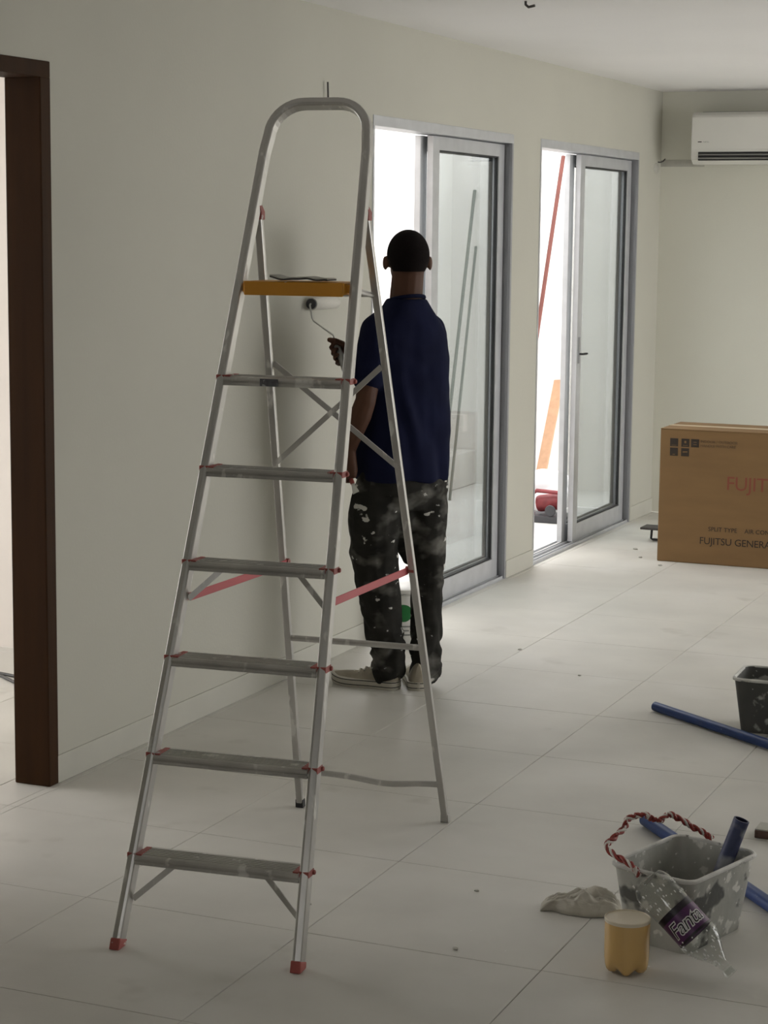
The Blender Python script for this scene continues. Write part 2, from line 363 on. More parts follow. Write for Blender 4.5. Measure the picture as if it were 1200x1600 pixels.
# ------------------------------------------------------------------ step ladder (built in its own frame: x across, y towards the rear legs)
def make_ladder():
    t = thing('step_ladder', 'paint-flecked aluminium step ladder with yellow platform and red step ends, standing open', 'ladder', (1.103, 3.892, 0), R(5.3))
    TF, TR = R(21), R(17.6); RV = 1.221
    fu = lambda z: .224-.0475*z
    F = lambda u, z: Vector((u, z*math.tan(TF), z))
    ru = lambda z: .2195-.0455*z
    RR_ = lambda u, z: Vector((u, RV-z*math.tan(TR), z))
    nF = Vector((0, math.cos(TF), -math.sin(TF)))      # front plane normal (to the rear)
    # bent front frame: two stiles and the hand loop in one
    pts = []; zt = 1.974; rad = .085
    uc = fu(zt)
    for z in [.010]+[.05+.1*i for i in range(19)]:
        if z < zt-rad-.02: pts.append(F(-fu(z), z))
    for k in range(0, 10):
        a = math.pi - k*(math.pi/2)/9
        pts.append(F(-uc+rad+rad*math.cos(a), zt-rad*.93+rad*.93*math.sin(a)))
    pts.append(F(0, zt))
    pts += [Vector((-p.x, p.y, p.z)) for p in pts[-2::-1]]
    hw, hd = .0110, .0160
    prof = [(-hw, -hd), (-hw*.3, -hd-.003), (hw, -hd), (hw, hd), (-hw, hd)]
    fb = MB(); fb.sweep(pts, prof, nF); fb.build('front_frame', 'ladder_alu', t, True, bevel=.002, seg=1)
    # rubber feet
    for sg in (-1, 1):
        f = MB(); p0, p1 = F(sg*fu(0), .0), F(sg*fu(.02), .020)
        f.loft([[Vector((p0.x+dx*.0130, p0.y+dy*.0205, 0)) for dx, dy in ((-1,-1),(1,-1),(1,1),(-1,1))],
                [Vector((p1.x+dx*.0125, p1.y+dy*.0195, p1.z-dy*.007)) for dx, dy in ((-1,-1),(1,-1),(1,1),(-1,1))]])
        f.build('foot_cap', 'ladder_red', t, True, bevel=.003)
    zs = [.208, .4290, .6480, .8670, 1.0860, 1.3025]
    for k, z in enumerate(zs):
        c = F(0, z); wd = fu(z)-.010
        y0, y1 = c.y-.022, c.y+.046
        prof_ = [(y1+.003, -.018), (y1+.003, -.001), (y1+.001, 0), (y0+.003, 0), (y0-.003, -.002), (y0-.006, -.006), (y0-.006, -.010), (y0-.003, -.0135), (y0-.003, -.016), (y0-.0055, -.019), (y0-.005, -.022), (y0+.003, -.022), (y0+.003, -.0195), (y0, -.017), (y0, -.004), (y1, -.004), (y1, -.018)]
        s = MB(); s.loft([[Vector((u, y, z+dz)) for y, dz in prof_] for u in (-wd, wd)]); st = s.build('step', 'ladder_alu', t, True)
        g = MB()
        for q in range(5): yy = y0+.008+q*.0115; g.box((-wd+.012, yy, z), (wd-.012, yy+.004, z+.0014))
        g.build('tread_ridges', 'ladder_alu', st, True)
        for sg in (-1, 1):
            r = MB(); uu = fu(z)
            # red plastic end wrapped round the stile, with a tongue on the tread
            r.box((sg*uu-.0122, c.y-.0195, z-.012), (sg*uu+.0122, c.y+.0195, z+.003))
            r.box((min(sg*(uu-.012), sg*(uu-.026)), c.y-.022, z-.0015), (max(sg*(uu-.012), sg*(uu-.026)), c.y+.040, z+.0025))
            M = Matrix.Translation((sg*(uu+.0115), c.y+.012, z-.005)) @ Matrix.Rotation(R(90), 4, 'Y')
            r.lathe([(.006, -.003), (.006, .005), (.003, .007)], 10, M)
            r.build('step_end', 'ladder_red', t, True, bevel=.002)
            d = .055
        if k == 5:
            q = MB().box((-.055, y0-.0075, z-.021), (-.008, y0-.006, z-.003)).build('sticker', 'sticker', st, True)
    # knee braces under the first and fourth step
    for z, dz, du in ((zs[0], .105, .100), (zs[3], .092, .080)):
        for sg in (-1, 1):
            q = MB(); c = F(0, z)
            q.bar((sg*(fu(z-dz)-.012), F(0, z-dz).y+.012, z-dz), (sg*(fu(z)-.012-du), c.y+.005, z-.012), .014, .003, (0, 1, .2)); q.build('knee_brace', 'ladder_alu', t, True)
    # yellow platform
    zp = 1.533; c = F(0, zp); wd = fu(zp)-.022
    pl = MB(); y0, y1 = c.y-.035, c.y+.105
    pl.box((-wd, y0, zp-.012), (wd, y1, zp)); pl.box((-wd, y0-.004, zp-.034), (wd, y0+.006, zp)); pl.box((-wd, y1-.004, zp-.030), (wd, y1+.003, zp))
    for sg in (-1, 1): pl.box((sg*wd-.003, y0, zp-.030), (sg*wd+.003, y1, zp))
    p = pl.build('platform', 'platform_yellow', t, True, bevel=.003)
    for sg in (-1, 1):
        q = MB(); q.box((sg*(wd+.008)-.008, c.y-.014, zp-.026), (sg*(wd+.008)+.008, c.y+.014, zp-.006)); q.build('platform_pivot', 'platform_yellow', p, True, bevel=.002)
    # rear legs
    ztop = 1.700
    for sg in (-1, 1):
        q = MB(); a, bb = RR_(sg*ru(.012), .012), RR_(sg*ru(ztop), ztop)
        ring = [(-.0095, -.009), (.0095, -.009), (.0095, .009), (-.0095, .009)]
        q.loft([[a+Vector((x, y, 0)) for x, y in ring], [bb+Vector((x, y, 0)) for x, y in ring]]); q.build('rear_leg', 'ladder_alu', t, True, bevel=.0025)
        q = MB(); q.loft([[Vector((a.x+x*1.25, a.y+y*1.25+.003, 0)) for x, y in ring], [Vector((a.x+x*1.2, a.y+y*1.2, .025)) for x, y in ring]]); q.build('foot_cap', 'rubber_black' if sg < 0 else 'ladder_alu', t, True, bevel=.002)
        e = RR_(sg*ru(ztop+.045), ztop+.045); e.y -= .012
        q = MB(); q.loft([[bb+Vector((x*1.4, y*1.4, -.016)) for x, y in ring], [bb+Vector((x*1.4, y*1.4, .004)) for x, y in ring], [e+Vector((x*.5, y*.6, 0)) for x, y in ring]])
        q.build('hinge_cap', 'ladder_red', t, True, bevel=.001, seg=1)
        # red spreader bar from the front stile to the rear leg
        q = MB(); q.bar(F(sg*(fu(.79)-.015), .780)+Vector((0, .012, 0)), RR_(sg*(ru(.76)-.013), .758), .003, .020, (0, 0, 1)); sp = q.build('spreader_bar', 'spreader_red', t, True, bevel=.001, seg=1)
        q = MB(); M = Matrix.Translation(RR_(sg*(ru(.762)-.006), .761)) @ Matrix.Rotation(R(90), 4, 'Y')
        q.lathe([(.010, -.012), (.010, .012)], 10, M); q.build('spreader_rivet', 'ladder_red', sp, True)
        # link between platform and rear leg
        q = MB(); q.tube([Vector((sg*(wd-.002), y1-.03, zp-.022)), RR_(sg*(ru(1.495)-.006), 1.497)], .007, 8); q.build('platform_link', 'ladder_alu', t, True)
    for z, rr, sag in ((1.50, .007, 0), (.535, .0085, 0), (.118, .0085, .014)):
        q = MB(); n = 12; path = []
        for i in range(n+1):
            f = i/n; u = -ru(z)+2*ru(z)*f
            path.append(RR_(u, z - sag*math.exp(-((f-.62)/.2)**2)))
        q.tube(path, rr, 10); q.build('rear_crossbar', 'ladder_alu', t, True, smooth=True)
    for sg in (-1, 1):
        q = MB(); q.bar(RR_(-sg*(ru(1.31)-.008), 1.315)+Vector((0, .012*sg, 0)), RR_(sg*(ru(1.04)-.006), 1.045)+Vector((0, .012*sg, 0)), .014, .0035, (0, 1, 0)); q.build('cross_brace', 'ladder_alu', t, True)
    return t
make_ladder()
# curled sheet of sandpaper lying on the platform
sp_ = thing('sandpaper_sheet', 'curled dark sheet of sandpaper lying on the yellow ladder platform', 'sandpaper', (1.062, 4.478, 1.5335), R(6))
def curl(x): return .0015+.007*max(0, (-x-.025)/.05)**2+.0035*math.exp(-((x-.01)/.03)**2)+.002*math.sin(x*70)**2
for nm, m, o0, o1 in (('grit_side', 'mortar_grey', 0, .004), ('paper_back', 'plaster_patch', .0042, .0065)):
    q = MB(); q.loft([[Vector((x, y, curl(x)+z)) for y, z in ((-.035, o0), (.035, o0), (.035, o1), (-.035, o1))] for x in [-.075+.0075*k for k in range(21)]]); q.build(nm, m, sp_, True)

# ------------------------------------------------------------------ person
def tcap(b, p0, r0, p1, r1, u=14, v=10):
    """convex hull of two spheres: a tapered limb"""
    t = bmesh.new()
    for p, r in ((p0, r0), (p1, r1)):
        bmesh.ops.create_uvsphere(t, u_segments=u, v_segments=v, radius=r, matrix=Matrix.Translation(Vector(p)))
    h = bmesh.ops.convex_hull(t, input=t.verts)
    dead = [g for g in h['geom_interior'] if isinstance(g, bmesh.types.BMVert)]
    bmesh.ops.delete(t, geom=dead, context='VERTS')
    me = bpy.data.meshes.new('x'); t.to_mesh(me); t.free(); b.from_mesh(me); bpy.data.meshes.remove(me)
def chain(b, pts):
    for (p0, r0), (p1, r1) in zip(pts, pts[1:]): tcap(b, p0, r0, p1, r1)
def ell(b, c, rad, rot=None):
    M = Matrix.Translation(Vector(c)) @ (rot.to_4x4() if rot else Matrix.Identity(4)) @ Matrix.Diagonal((*rad, 1))
    bmesh.ops.create_uvsphere(b, u_segments=24, v_segments=16, radius=1, matrix=M)
def rings_solid(b, rings, n=28):
    """closed loft of superellipse rings (centre, right axis, forward axis, half width, half depth)"""
    rv = []
    for c, rx, fy, a, d in rings:
        rr = []
        for i in range(n):
            th = 2*math.pi*i/n; cs, sn = math.cos(th), math.sin(th)
            e = .82
            rr.append(b.verts.new(Vector(c) + rx*a*math.copysign(abs(cs)**e, cs) + fy*d*math.copysign(abs(sn)**e, sn)))
        rv.append(rr)
    for p, q in zip(rv, rv[1:]):
        for i in range(n): j = (i+1) % n; b.faces.new((p[i], p[j], q[j], q[i]))
    b.faces.new(rv[0][::-1]); b.faces.new(rv[-1])
def melt(b, voxel, smooth=4):
    """fuse overlapping closed shapes into one continuous skin"""
    bmesh.ops.recalc_face_normals(b, faces=b.faces)
    me = bpy.data.meshes.new('m'); b.to_mesh(me); b.free()
    o = bpy.data.objects.new('m', me); COL.objects.link(o)
    r = o.modifiers.new('r', 'REMESH'); r.mode = 'VOXEL'; r.voxel_size = voxel; r.use_smooth_shade = True
    s = o.modifiers.new('s', 'SMOOTH'); s.factor = .5; s.iterations = smooth
    dg = bpy.context.evaluated_depsgraph_get(); out = bpy.data.meshes.new_from_object(o.evaluated_get(dg))
    bpy.data.objects.remove(o); bpy.data.meshes.remove(me)
    out.polygons.foreach_set('use_smooth', [True]*len(out.polygons))
    return out
def wrinkle(me, fn):
    nrm = [v.normal.copy() for v in me.vertices]
    for v, n in zip(me.vertices, nrm): v.co += n*fn(v.co)
    me.update()
Z = Vector((0, 0, 1))
def dirs(a): return Vector((math.cos(a), math.sin(a), 0)), Vector((-math.sin(a), math.cos(a), 0))
O = Vector((.425, 6.68, 0)); r_, f_ = dirs(R(58)); hr, hf = dirs(R(30))
def at(rr, ff, z): return O + r_*rr + f_*ff + Z*z
man = thing('person', 'person in navy t-shirt and paint-splattered dark trousers, back turned, rolling paint on wall', 'person', (O.x, O.y, 0))
# joints
LS, LE, LW = at(-.126, .005, 1.300), Vector((.360, 6.475, 1.062)), Vector((.300, 6.470, .890))
RS, RE, RW = at(.132, .035, 1.300), Vector((.330, 6.86, 1.13)), Vector((.212, 6.695, 1.185))
LH, LK, LA = at(-.085, 0, .86), Vector((.350, 6.590, .47)), Vector((.405, 6.602, .09))
RH, RK, RA = at(.085, .01, .86), Vector((.500, 6.730, .47)), Vector((.520, 6.680, .09))
grip_r0, grip_r1 = Vector((.148, 6.682, 1.252)), Vector((.222, 6.640, 1.120))     # roller handle axis (top, bottom)
grip_l0, grip_l1 = Vector((.268, 6.500, .838)), Vector((.318, 6.462, .765))       # scraper handle axis held in the left hand
def fist(b, wrist, c, axis, side, r=.013, flip=1):
    """palm plus four fingers and thumb closed round a handle: c = point on the handle, axis = handle direction (index-finger side first)"""
    axis = axis.normalized()
    pal = (wrist-c); pal -= axis*pal.dot(axis); pal.normalize()             # from handle to palm
    tn = axis.cross(pal)*flip
    pc = c + pal*.030
    chain(b, [(wrist, .023), (pc+axis*.012, .022), (c+pal*.028+axis*.028, .016)])
    chain(b, [(wrist, .023), (pc-axis*.014, .022), (c+pal*.027-axis*.032, .014)])
    tcap(b, c+pal*.028+axis*.030, .015, c+pal*.027-axis*.034, .013)
    for k in range(4):
        off = axis*(.033-.0215*k); rf = (.0098, .0102, .0098, .0086)[k]; R0 = r+rf+.001
        L_ = (215, 235, 225, 195)[k]; path = []
        for q in range(6):
            th = R(-8 + L_*q/5)
            path.append((c+off+(pal*math.cos(th)+tn*math.sin(th))*(R0+(.014 if q == 0 else .004 if q == 1 else 0)), rf*(1-.05*q)))
        chain(b, path)
    path = []
    for q in range(4):
        th = R(20+150*q/3); path.append((c+axis*(.010+.016*q)+(pal*math.cos(th)-tn*math.sin(th))*(r+.013+(.010 if q == 0 else 0)), (.0135, .0118, .0108, .0095)[q]))
    chain(b, [(c+pal*.036-axis*.010, .016)] + path)
bb = bmesh.new()
# trunk and legs under the clothes
rings_solid(bb, [(at(0, 0, .80), r_, f_, .12, .085), (at(0, 0, .95), r_, f_, .13, .085), (at(0, 0, 1.08), r_, f_, .115, .075), (at(0, .01, 1.25), r_, f_, .14, .085), (at(0, .005, 1.36), r_, f_, .10, .06), (at(0, .0, 1.42), r_, f_, .05, .05)])
chain(bb, [(LH, .07), (LK, .048), (LA, .036)]); chain(bb, [(RH, .07), (RK, .048), (RA, .036)])
# neck and head
hc = O + Vector((.008, 0, 1.565)) + hf*.02
chain(bb, [(at(0, -.005, 1.36), .066), (at(0, .0, 1.42), .060), (hc-Z*.050-hf*.014, .058), (hc-Z*.01-hf*.02, .066)])
hrot = Matrix((hr, hf, Z)).transposed()
ell(bb, hc+Z*.010-hf*.008, (.0735, .093, .086), hrot)
ell(bb, hc-Z*.038+hf*.022, (.060, .070, .074), hrot)
ell(bb, hc-Z*.085+hf*.055, (.030, .026, .022), hrot)                       # chin
chain(bb, [(hc+Z*.012+hf*.085, .009), (hc-Z*.022+hf*.104, .013)])            # nose
chain(bb, [(hc+Z*.018-hr*.035+hf*.078, .012), (hc+Z*.020+hr*.035+hf*.078, .012)])   # brow
chain(bb, [(hc-Z*.056-hr*.018+hf*.083, .008), (hc-Z*.056+hr*.018+hf*.083, .008)])   # lips
for sg in (-1, 1):
    e0 = hc+hr*sg*.076-Z*.020-hf*.002
    ell(bb, e0+hr*sg*.005, (.008, .016, .026), hrot @ Matrix.Rotation(R(sg*-22), 3, 'Z'))
    chain(bb, [(hc+hr*sg*.060-Z*.022, .016), (e0, .012)])
# arms
chain(bb, [(LS, .048), (LS.lerp(LE, .5)+f_*.004, .044), (LE, .037)]); chain(bb, [(LE, .037), (LE.lerp(LW, .3), .040), (LW, .026)])
chain(bb, [(RS, .048), (RS.lerp(RE, .5), .044), (RE, .037)]); chain(bb, [(RE, .037), (RE.lerp(RW, .3), .039), (RW, .026)])
fist(bb, RW, grip_r0.lerp(grip_r1, .30), grip_r0-grip_r1, 1)
fist(bb, LW, grip_l0.lerp(grip_l1, .45), grip_l0-grip_l1, 1, .010, -1)
body = link('body', melt(bb, .0042, 3), 'skin', man)
# hair: close-cropped cap
hb = bmesh.new()
M = Matrix.Translation(hc+Z*.008-hf*.011) @ hrot.to_4x4() @ Matrix.Diagonal((.0755, .0955, .0905, 1))
bmesh.ops.create_uvsphere(hb, u_segments=40, v_segments=28, radius=1, matrix=M)
def hairline(p):      # nape low at the back, round the ears, high on the forehead
    d = p-hc; a = d.dot(hf); b_ = abs(d.dot(hr))
    return -.050 if a < -.03 else -.050+.078*min(1, (a+.03)/.05) if a < .045 else .028+.6*(a-.045)
bmesh.ops.delete(hb, geom=[v for v in hb.verts if (v.co-hc).z < hairline(v.co)], context='VERTS')
me = bpy.data.meshes.new('hair'); hb.to_mesh(me); hb.free(); me.polygons.foreach_set('use_smooth', [True]*len(me.polygons))
ho = link('hair', me, 'hair', man); so = ho.modifiers.new('thick', 'SOLIDIFY'); so.thickness = .006; so.offset = -.6
for sg in (-1, 1): MB().sphere(hc+hr*sg*.030+Z*.002+hf*.079, .0115, u=12, v=8).build('eye', 'eye', man, smooth=True)
# t-shirt
sb = bmesh.new()
rings_solid(sb, [(at(-.004, 0, .765), r_, f_, .182, .132), (at(-.004, 0, .82), r_, f_, .181, .132), (at(0, 0, .95), r_, f_, .168, .124), (at(0, .0, 1.08), r_, f_, .165, .118), (at(0, .005, 1.2), r_, f_, .172, .116),
                 (at(0, .005, 1.27), r_, f_, .168, .106), (at(0, .0, 1.33), r_, f_, .140, .088), (at(0, -.004, 1.375), r_, f_, .100, .074), (at(0, -.004, 1.418), r_, f_, .070, .067)])
for S, E, k in ((LS, LE, .62), (RS, RE, .66)):
    e = S.lerp(E, k); chain(sb, [(at(0, -.004, 1.36), .062), (S+Z*.002, .060), (S.lerp(E, k*.6), .064), (e, .066)]); chain(sb, [(at(0, 0, 1.25).lerp(S, .5), .085), (S-Z*.02, .064)])
me = melt(sb, .0065, 9)
def shirt_fold(p):
    d = p-O; u = d.dot(r_); z = p.z
    a = .006*math.sin(38*u + 6*noise.noise(Vector((u*5, z*2.2, 1)))*1.6 + z*3)*max(0, min(1, (1.25-z)/.35))
    return a + .006*noise.noise(Vector((u*9, d.dot(f_)*9, z*4))) + .004*noise.noise(p*18)
wrinkle(me, shirt_fold)
# open the sleeves and hem: the shirt mesh keeps its hem edge below the waist of the trousers
link('t_shirt', me, 'navy', man)
nk = MB(); path = [at(0, -.004, 1.416)+r_*.064*math.cos(2*math.pi*i/24)+f_*.062*math.sin(2*math.pi*i/24)-Z*.014*math.sin(2*math.pi*i/24) for i in range(25)]
nk.tube(path, .0075, 8, False); nk.build('collar', 'navy', man, smooth=True)
# trousers
tb = bmesh.new()
rings_solid(tb, [(at(0, 0, .66), r_, f_, .10, .09), (at(-.002, 0, .72), r_, f_, .168, .125), (at(-.002, 0, .80), r_, f_, .168, .122), (at(0, 0, .90), r_, f_, .150, .105)])
chain(tb, [(LH-Z*.06, .098), (LH.lerp(LK, .55)-r_*.012+f_*.01, .098), (LK, .086), (LK.lerp(LA, .5), .074), (LA+Z*.03, .064), (LA-Z*.020, .060)])
chain(tb, [(RH-Z*.06, .094), (RH.lerp(RK, .55), .088), (RK, .067), (RK.lerp(RA, .5), .058), (RA+Z*.03, .060), (RA-Z*.025, .057)])
tcap(tb, at(-.01, .0, .62), .070, at(.035, .01, .47), .030)
me = melt(tb, .0065, 2)
def trouser_fold(p):
    low = max(0, min(1, (.34-p.z)/.2)); kn = math.exp(-((p.z-.5)/.12)**2)
    a = .0055*low*math.sin(p.z*88+13*noise.noise(p*8)) + .005*kn*math.sin(p.z*50+8*noise.noise(p*6)) + .006*noise.noise(p*11)
    return a+.004*noise.noise(p*24)
wrinkle(me, trouser_fold)
link('trousers', me, 'trousers', man)
# sneakers
def sneaker(heel, d):
    d = Vector(d).normalized(); s = d.cross(Z); Lf = .272
    def outline(t):      # half width along the foot, 0 heel .. 1 toe
        return .036*(1-(1-min(1, t/.12))**2)**.5*(1+.38*math.exp(-((t-.68)/.22)**2)) * (1-max(0, (t-.80)/.20)**2.4)**.5 if t < 1 else 0
    ts = [0, .02, .06, .12, .2, .3, .4, .5, .6, .7, .78, .85, .91, .955, .985, .999]
    def ring_out(grow, z):
        left = [heel+d*(t*Lf)+s*(outline(t)+grow)+Z*(z+.012*max(0, (t-.72)/.28)**2) for t in ts]
        right = [heel+d*(t*Lf)-s*(outline(t)+grow)+Z*(z+.012*max(0, (t-.72)/.28)**2) for t in ts]
        return left+right[::-1]
    up = MB()      # upper, lofted across cross-sections along the foot
    rings = []
    for t in [.01, .05, .12, .2, .3, .4, .5, .6, .7, .8, .88, .94, .985]:
        w0 = outline(t)+.001; h = (.098 if t < .26 else .098-.052*min(1, (t-.26)/.42)**.8 if t < .7 else .052-.022*((t-.7)/.3)**2)
        c = heel+d*(t*Lf)
        rings.append([c+s*(w0*math.cos(a)*(1-.30*max(0, math.sin(a))))+Z*(.024+.010*max(0, (t-.75)/.25)**2+(h-.024)*max(0, math.sin(a))) for a in [math.pi*k/12 for k in range(13)]])
    up.loft(rings, True); sh = up.build('shoe', 'canvas', man, smooth=True)
    so_ = MB(); so_.loft([ring_out(.003, 0), ring_out(.005, .010), ring_out(.005, .030), ring_out(.001, .032)]); so_.build('sole', 'rubber', sh, smooth=True)
    for z in (.009, .0265):
        q = MB(); q.loft([ring_out(.0058, z), ring_out(.0062, z+.0016), ring_out(.0058, z+.0032)], False); q.build('stripe', 'rubber_black', sh)
    lc = MB()
    for k in range(4):
        t = .40+.085*k; zz = .098-.052*min(1, (t-.26)/.42)**.8+.004
        lc.tube([heel+d*(t*Lf)-s*.024+Z*(zz-.010), heel+d*(t*Lf+.004)+Z*zz, heel+d*(t*Lf)+s*.024+Z*(zz-.010)], .0032, 6)
    lc.build('lace', 'lace', sh)
sneaker(Vector((.452, 6.598, 0)), (-1, .03, 0))
sneaker(Vector((.527, 6.598, 0)), (-.42, .91, 0))

# paint roller in the right hand
rl = thing('paint_roller', 'paint roller with thin wire frame held against the wall under the platform', 'paint roller', (.026, 6.72, 1.40))
MB().lathe([(.0225, 0), (.024, .004), (.024, .206), (.0225, .21)], 24, Matrix.Translation((.0245, 6.735, 1.388)) @ Matrix.Rotation(R(-90), 4, 'X')).build('sleeve', 'roller_nap', rl, smooth=True)
MB().lathe([(.017, -.004), (.0195, -.004), (.0195, .003), (.008, .003)], 20, Matrix.Translation((.0245, 6.732, 1.388)) @ Matrix.Rotation(R(-90), 4, 'X')).build('end_cap', 'machine_dark', rl, smooth=True)
hd = (grip_r0-grip_r1).normalized()
MB().tube([(.0245, 6.86, 1.388), (.0245, 6.722, 1.388), (.026, 6.716, 1.383), (.030, 6.714, 1.37), (.037, 6.712, 1.338), (.044, 6.711, 1.326), tuple(grip_r0+hd*.03), tuple(grip_r0-hd*.02)], .0033, 8).build('wire_frame', 'steel', rl, smooth=True)
MB().tube([grip_r0, grip_r0.lerp(grip_r1, .1), grip_r0.lerp(grip_r1, .3), grip_r0.lerp(grip_r1, .6), grip_r0.lerp(grip_r1, .9), grip_r1], [.009, .012, .0125, .0135, .0145, .011], 14).build('handle', 'roller_grip', rl, smooth=True)
# small scraper in the left hand
ks = thing('paint_scraper', 'small scraper with red handle held low in the left hand at the hip', 'scraper', grip_l1[:])
MB().tube([grip_l0, grip_l0.lerp(grip_l1, .3), grip_l1], [.009, .010, .008], 12).build('handle', 'ladder_red', ks, smooth=True)
ld = (grip_l1-grip_l0).normalized(); sd = ld.cross(Vector((.3, -1, 0))).normalized()
MB().loft([[grip_l1+ld*a+sd*(wd*x)+ld.cross(sd)*(.001*y) for x, y in ((-1, -1), (1, -1), (1, 1), (-1, 1))] for a, wd in ((-.01, .005), (.012, .007), (.034, .012), (.040, .012))]).build('blade', 'steel', ks)

# ------------------------------------------------------------------ air conditioner, carton and wall details at the far end
ac = thing('air_conditioner', 'white split air conditioner mounted high on the far wall', 'air conditioner', (.65, YF, 2.05))
ax0, ax1, ayf = .232, 1.06, YF-.215
prof = [(YF-.002, 2.058), (ayf+.055, 2.055), (ayf+.012, 2.082), (ayf+.004, 2.10), (ayf, 2.135), (ayf, 2.318), (ayf+.012, 2.332), (ayf+.05, 2.350), (YF-.002, 2.350)]
q = MB(); q.loft([[Vector((x, y, z)) for y, z in prof] for x in (ax0, ax1)]); acb = q.build('body', 'ac_white', ac, bevel=.006, seg=2)
q = MB(); q.box((ax0+.004, ayf-.004, 2.137), (ax1-.004, ayf+.004, 2.320)); q.build('front_panel', 'ac_white', ac, bevel=.003)
q = MB(); q.box((ax0+.045, ayf-.002, 2.076), (ax1-.045, ayf+.030, 2.124)); ou = q.build('air_outlet', 'ac_dark', ac)
for z, th in ((2.106, .0018), (2.086, .0022)):
    M = Matrix.Translation((0, ayf-.002, z)) @ Matrix.Rotation(R(-18), 4, 'X')
    MB().box((ax0+.047, -.012, -th), (ax1-.047, .012, th), M).build('vane', 'ac_vane', ou)
for k in range(8):
    q = MB(); q.box((ax0+.05, ayf+.06+.014*k, 2.348), (ax1-.05, ayf+.066+.014*k, 2.353)); q.build('top_grille_slat', 'ac_vane', ac)
for i, (bx_, wd) in enumerate(((ax0+.042, .022), (ax0+.075, .034))):
    if i == 0: MB().box((bx_, ayf-.0048, 2.178), (bx_+wd, ayf-.004, 2.183)).build('indicator', 'print_black', ac)
tm = text_mesh('FUJITSU', .010, .0002); o = link('logo', tm, 'print_grey', ac)
tm.transform(Matrix.Translation((ax0+.072, ayf-.0043, 2.177)) @ Matrix.Rotation(R(90), 4, 'X'))

bx = thing('carton', 'large brown cardboard carton with printed handling symbols on the floor', 'box', (1.0, 10.05, 0))
x0, x1, y0, y1, h = .522, 1.48, 9.845, 10.235, .682
q = MB(); q.box((x0, y0, 0), (x1, y1, h-.004)); q.build('carton_body', 'cardboard', bx, bevel=.006)
q = MB(); q.box((x0, y0, h-.004), (x1, (y0+y1)/2-.003, h)); q.build('flap', 'cardboard', bx, bevel=.002)
q = MB(); q.box((x0, (y0+y1)/2+.003, h-.004), (x1, y1, h)); q.build('flap', 'cardboard', bx, bevel=.002)
q = MB(); q.box((x0-.0008, (y0+y1)/2-.03, h), (x1+.0008, (y0+y1)/2+.03, h+.0008)); q.box((x0-.0012, (y0+y1)/2-.03, h-.09), (x0, (y0+y1)/2+.03, h+.0006)); q.build('packing_tape', 'carton_tape', bx)
FR = Matrix.Rotation(R(90), 4, 'X')
def on_front(name, me, m, x, z): me.transform(Matrix.Translation((x, y0-.0008, z)) @ FR); return link(name, me, m, bx)
sq = .041
def symbol(x, z, cut):
    q = MB(); q.box((x, y0-.0009, z), (x+sq, y0+.001, z+sq)); s = q.build('handling_symbol', 'print_black', bx)
    c = MB()
    for poly in cut: c.prism([(x+sq*a, z+sq*b_) for a, b_ in poly], 0, .0004, Matrix.Translation((0, y0-.0009, 0)) @ FR)
    if cut: c.build('symbol_mark', 'cardboard', s)
fx = x0+.052
symbol(fx, h-.089, [[(.2, .12), (.8, .12), (.8, .16), (.2, .16)]])
symbol(fx+.058, h-.089, [[(.38, .45), (.62, .45), (.62, .75), (.38, .75)], [(.2, .15), (.8, .15), (.8, .2), (.2, .2)]])
symbol(fx+.108, h-.089, [[(.3, .3), (.7, .3), (.7, .36), (.3, .36)], [(.3, .6), (.7, .6), (.7, .66), (.3, .66)]])
symbol(fx, h-.137, [[(.35, .14), (.65, .14), (.65, .22), (.35, .22)]])
symbol(fx+.058, h-.137, [[(.2, .45), (.8, .5), (.8, .62), (.2, .6)]])
on_front('printed_text', text_mesh('INDOOR / OUTDOOR', .019), 'print_faint', fx+.156, h-.064)
on_front('printed_text', text_mesh('HANDLE WITH CARE', .019), 'print_faint', fx+.156, h-.085)
on_front('printed_logo', text_mesh('FUJITSU', .098, spacing=.95), 'print_red', x0+.345, h-.295)
on_front('printed_text', text_mesh('SPLIT TYPE', .031), 'print_black', x0+.262, .172)
on_front('printed_text', text_mesh('AIR CONDITIONER', .031), 'print_black', x0+.448, .172)
on_front('printed_text', text_mesh('FUJITSU GENERAL LIMITED', .050, spacing=.97), 'print_black', x0+.218, .104)

# float trowel lying by the carton
tw = thing('float_trowel', 'black hand float lying on the floor beside the brown carton', 'trowel', (.345, 10.50, 0))
q = MB(); q.box((.265, 10.43, .066), (.46, 10.56, .078)); q.build('plate', 'mortar_grey', tw, bevel=.003)
q = MB(); q.tube([(.315, 10.49, .068), (.312, 10.49, .012), (.322, 10.49, .007), (.41, 10.49, .007), (.42, 10.49, .012), (.418, 10.49, .068)], .0065, 8); q.build('handle', 'rubber_black', tw, smooth=True)
q = MB(); q.box((.36, 10.46, .0), (.45, 10.54, .05)); q.build('grip_block', 'mortar_grey', tw, bevel=.004)

# plaster patch and pipe chase between corner and air conditioner, with a bare wire
q = MB(); q.box((.0, YF-.003, 2.048), (ax0+.03, YF, 2.088)); tag(q.build('plaster_strip', 'plaster_patch', bevel=.001), 'rough plaster strip running along the far wall to the air conditioner', 'plaster')
q = MB(); q.lathe([(.050, 0), (.046, .003), (.02, .0055), (.001, .006)], 18, Matrix.Translation((0, YF-.10, 2.035)) @ Matrix.Rotation(R(90), 4, 'Y') @ Matrix.Diagonal((.62, 1.2, 1, 1))); tag(q.build('plaster_patch', 'plaster_patch', smooth=True), 'round plaster patch beside the far door near the corner', 'plaster')
q = MB(); q.tube([(-.01, YF-.07, 2.073), (.012, YF-.06, 2.072), (.024, YF-.045, 2.078), (.032, YF-.028, 2.092)], .004, 7); tag(q.build('wire_stub', 'cable', smooth=True), 'short dark wire poking from the patch near the corner', 'wire')
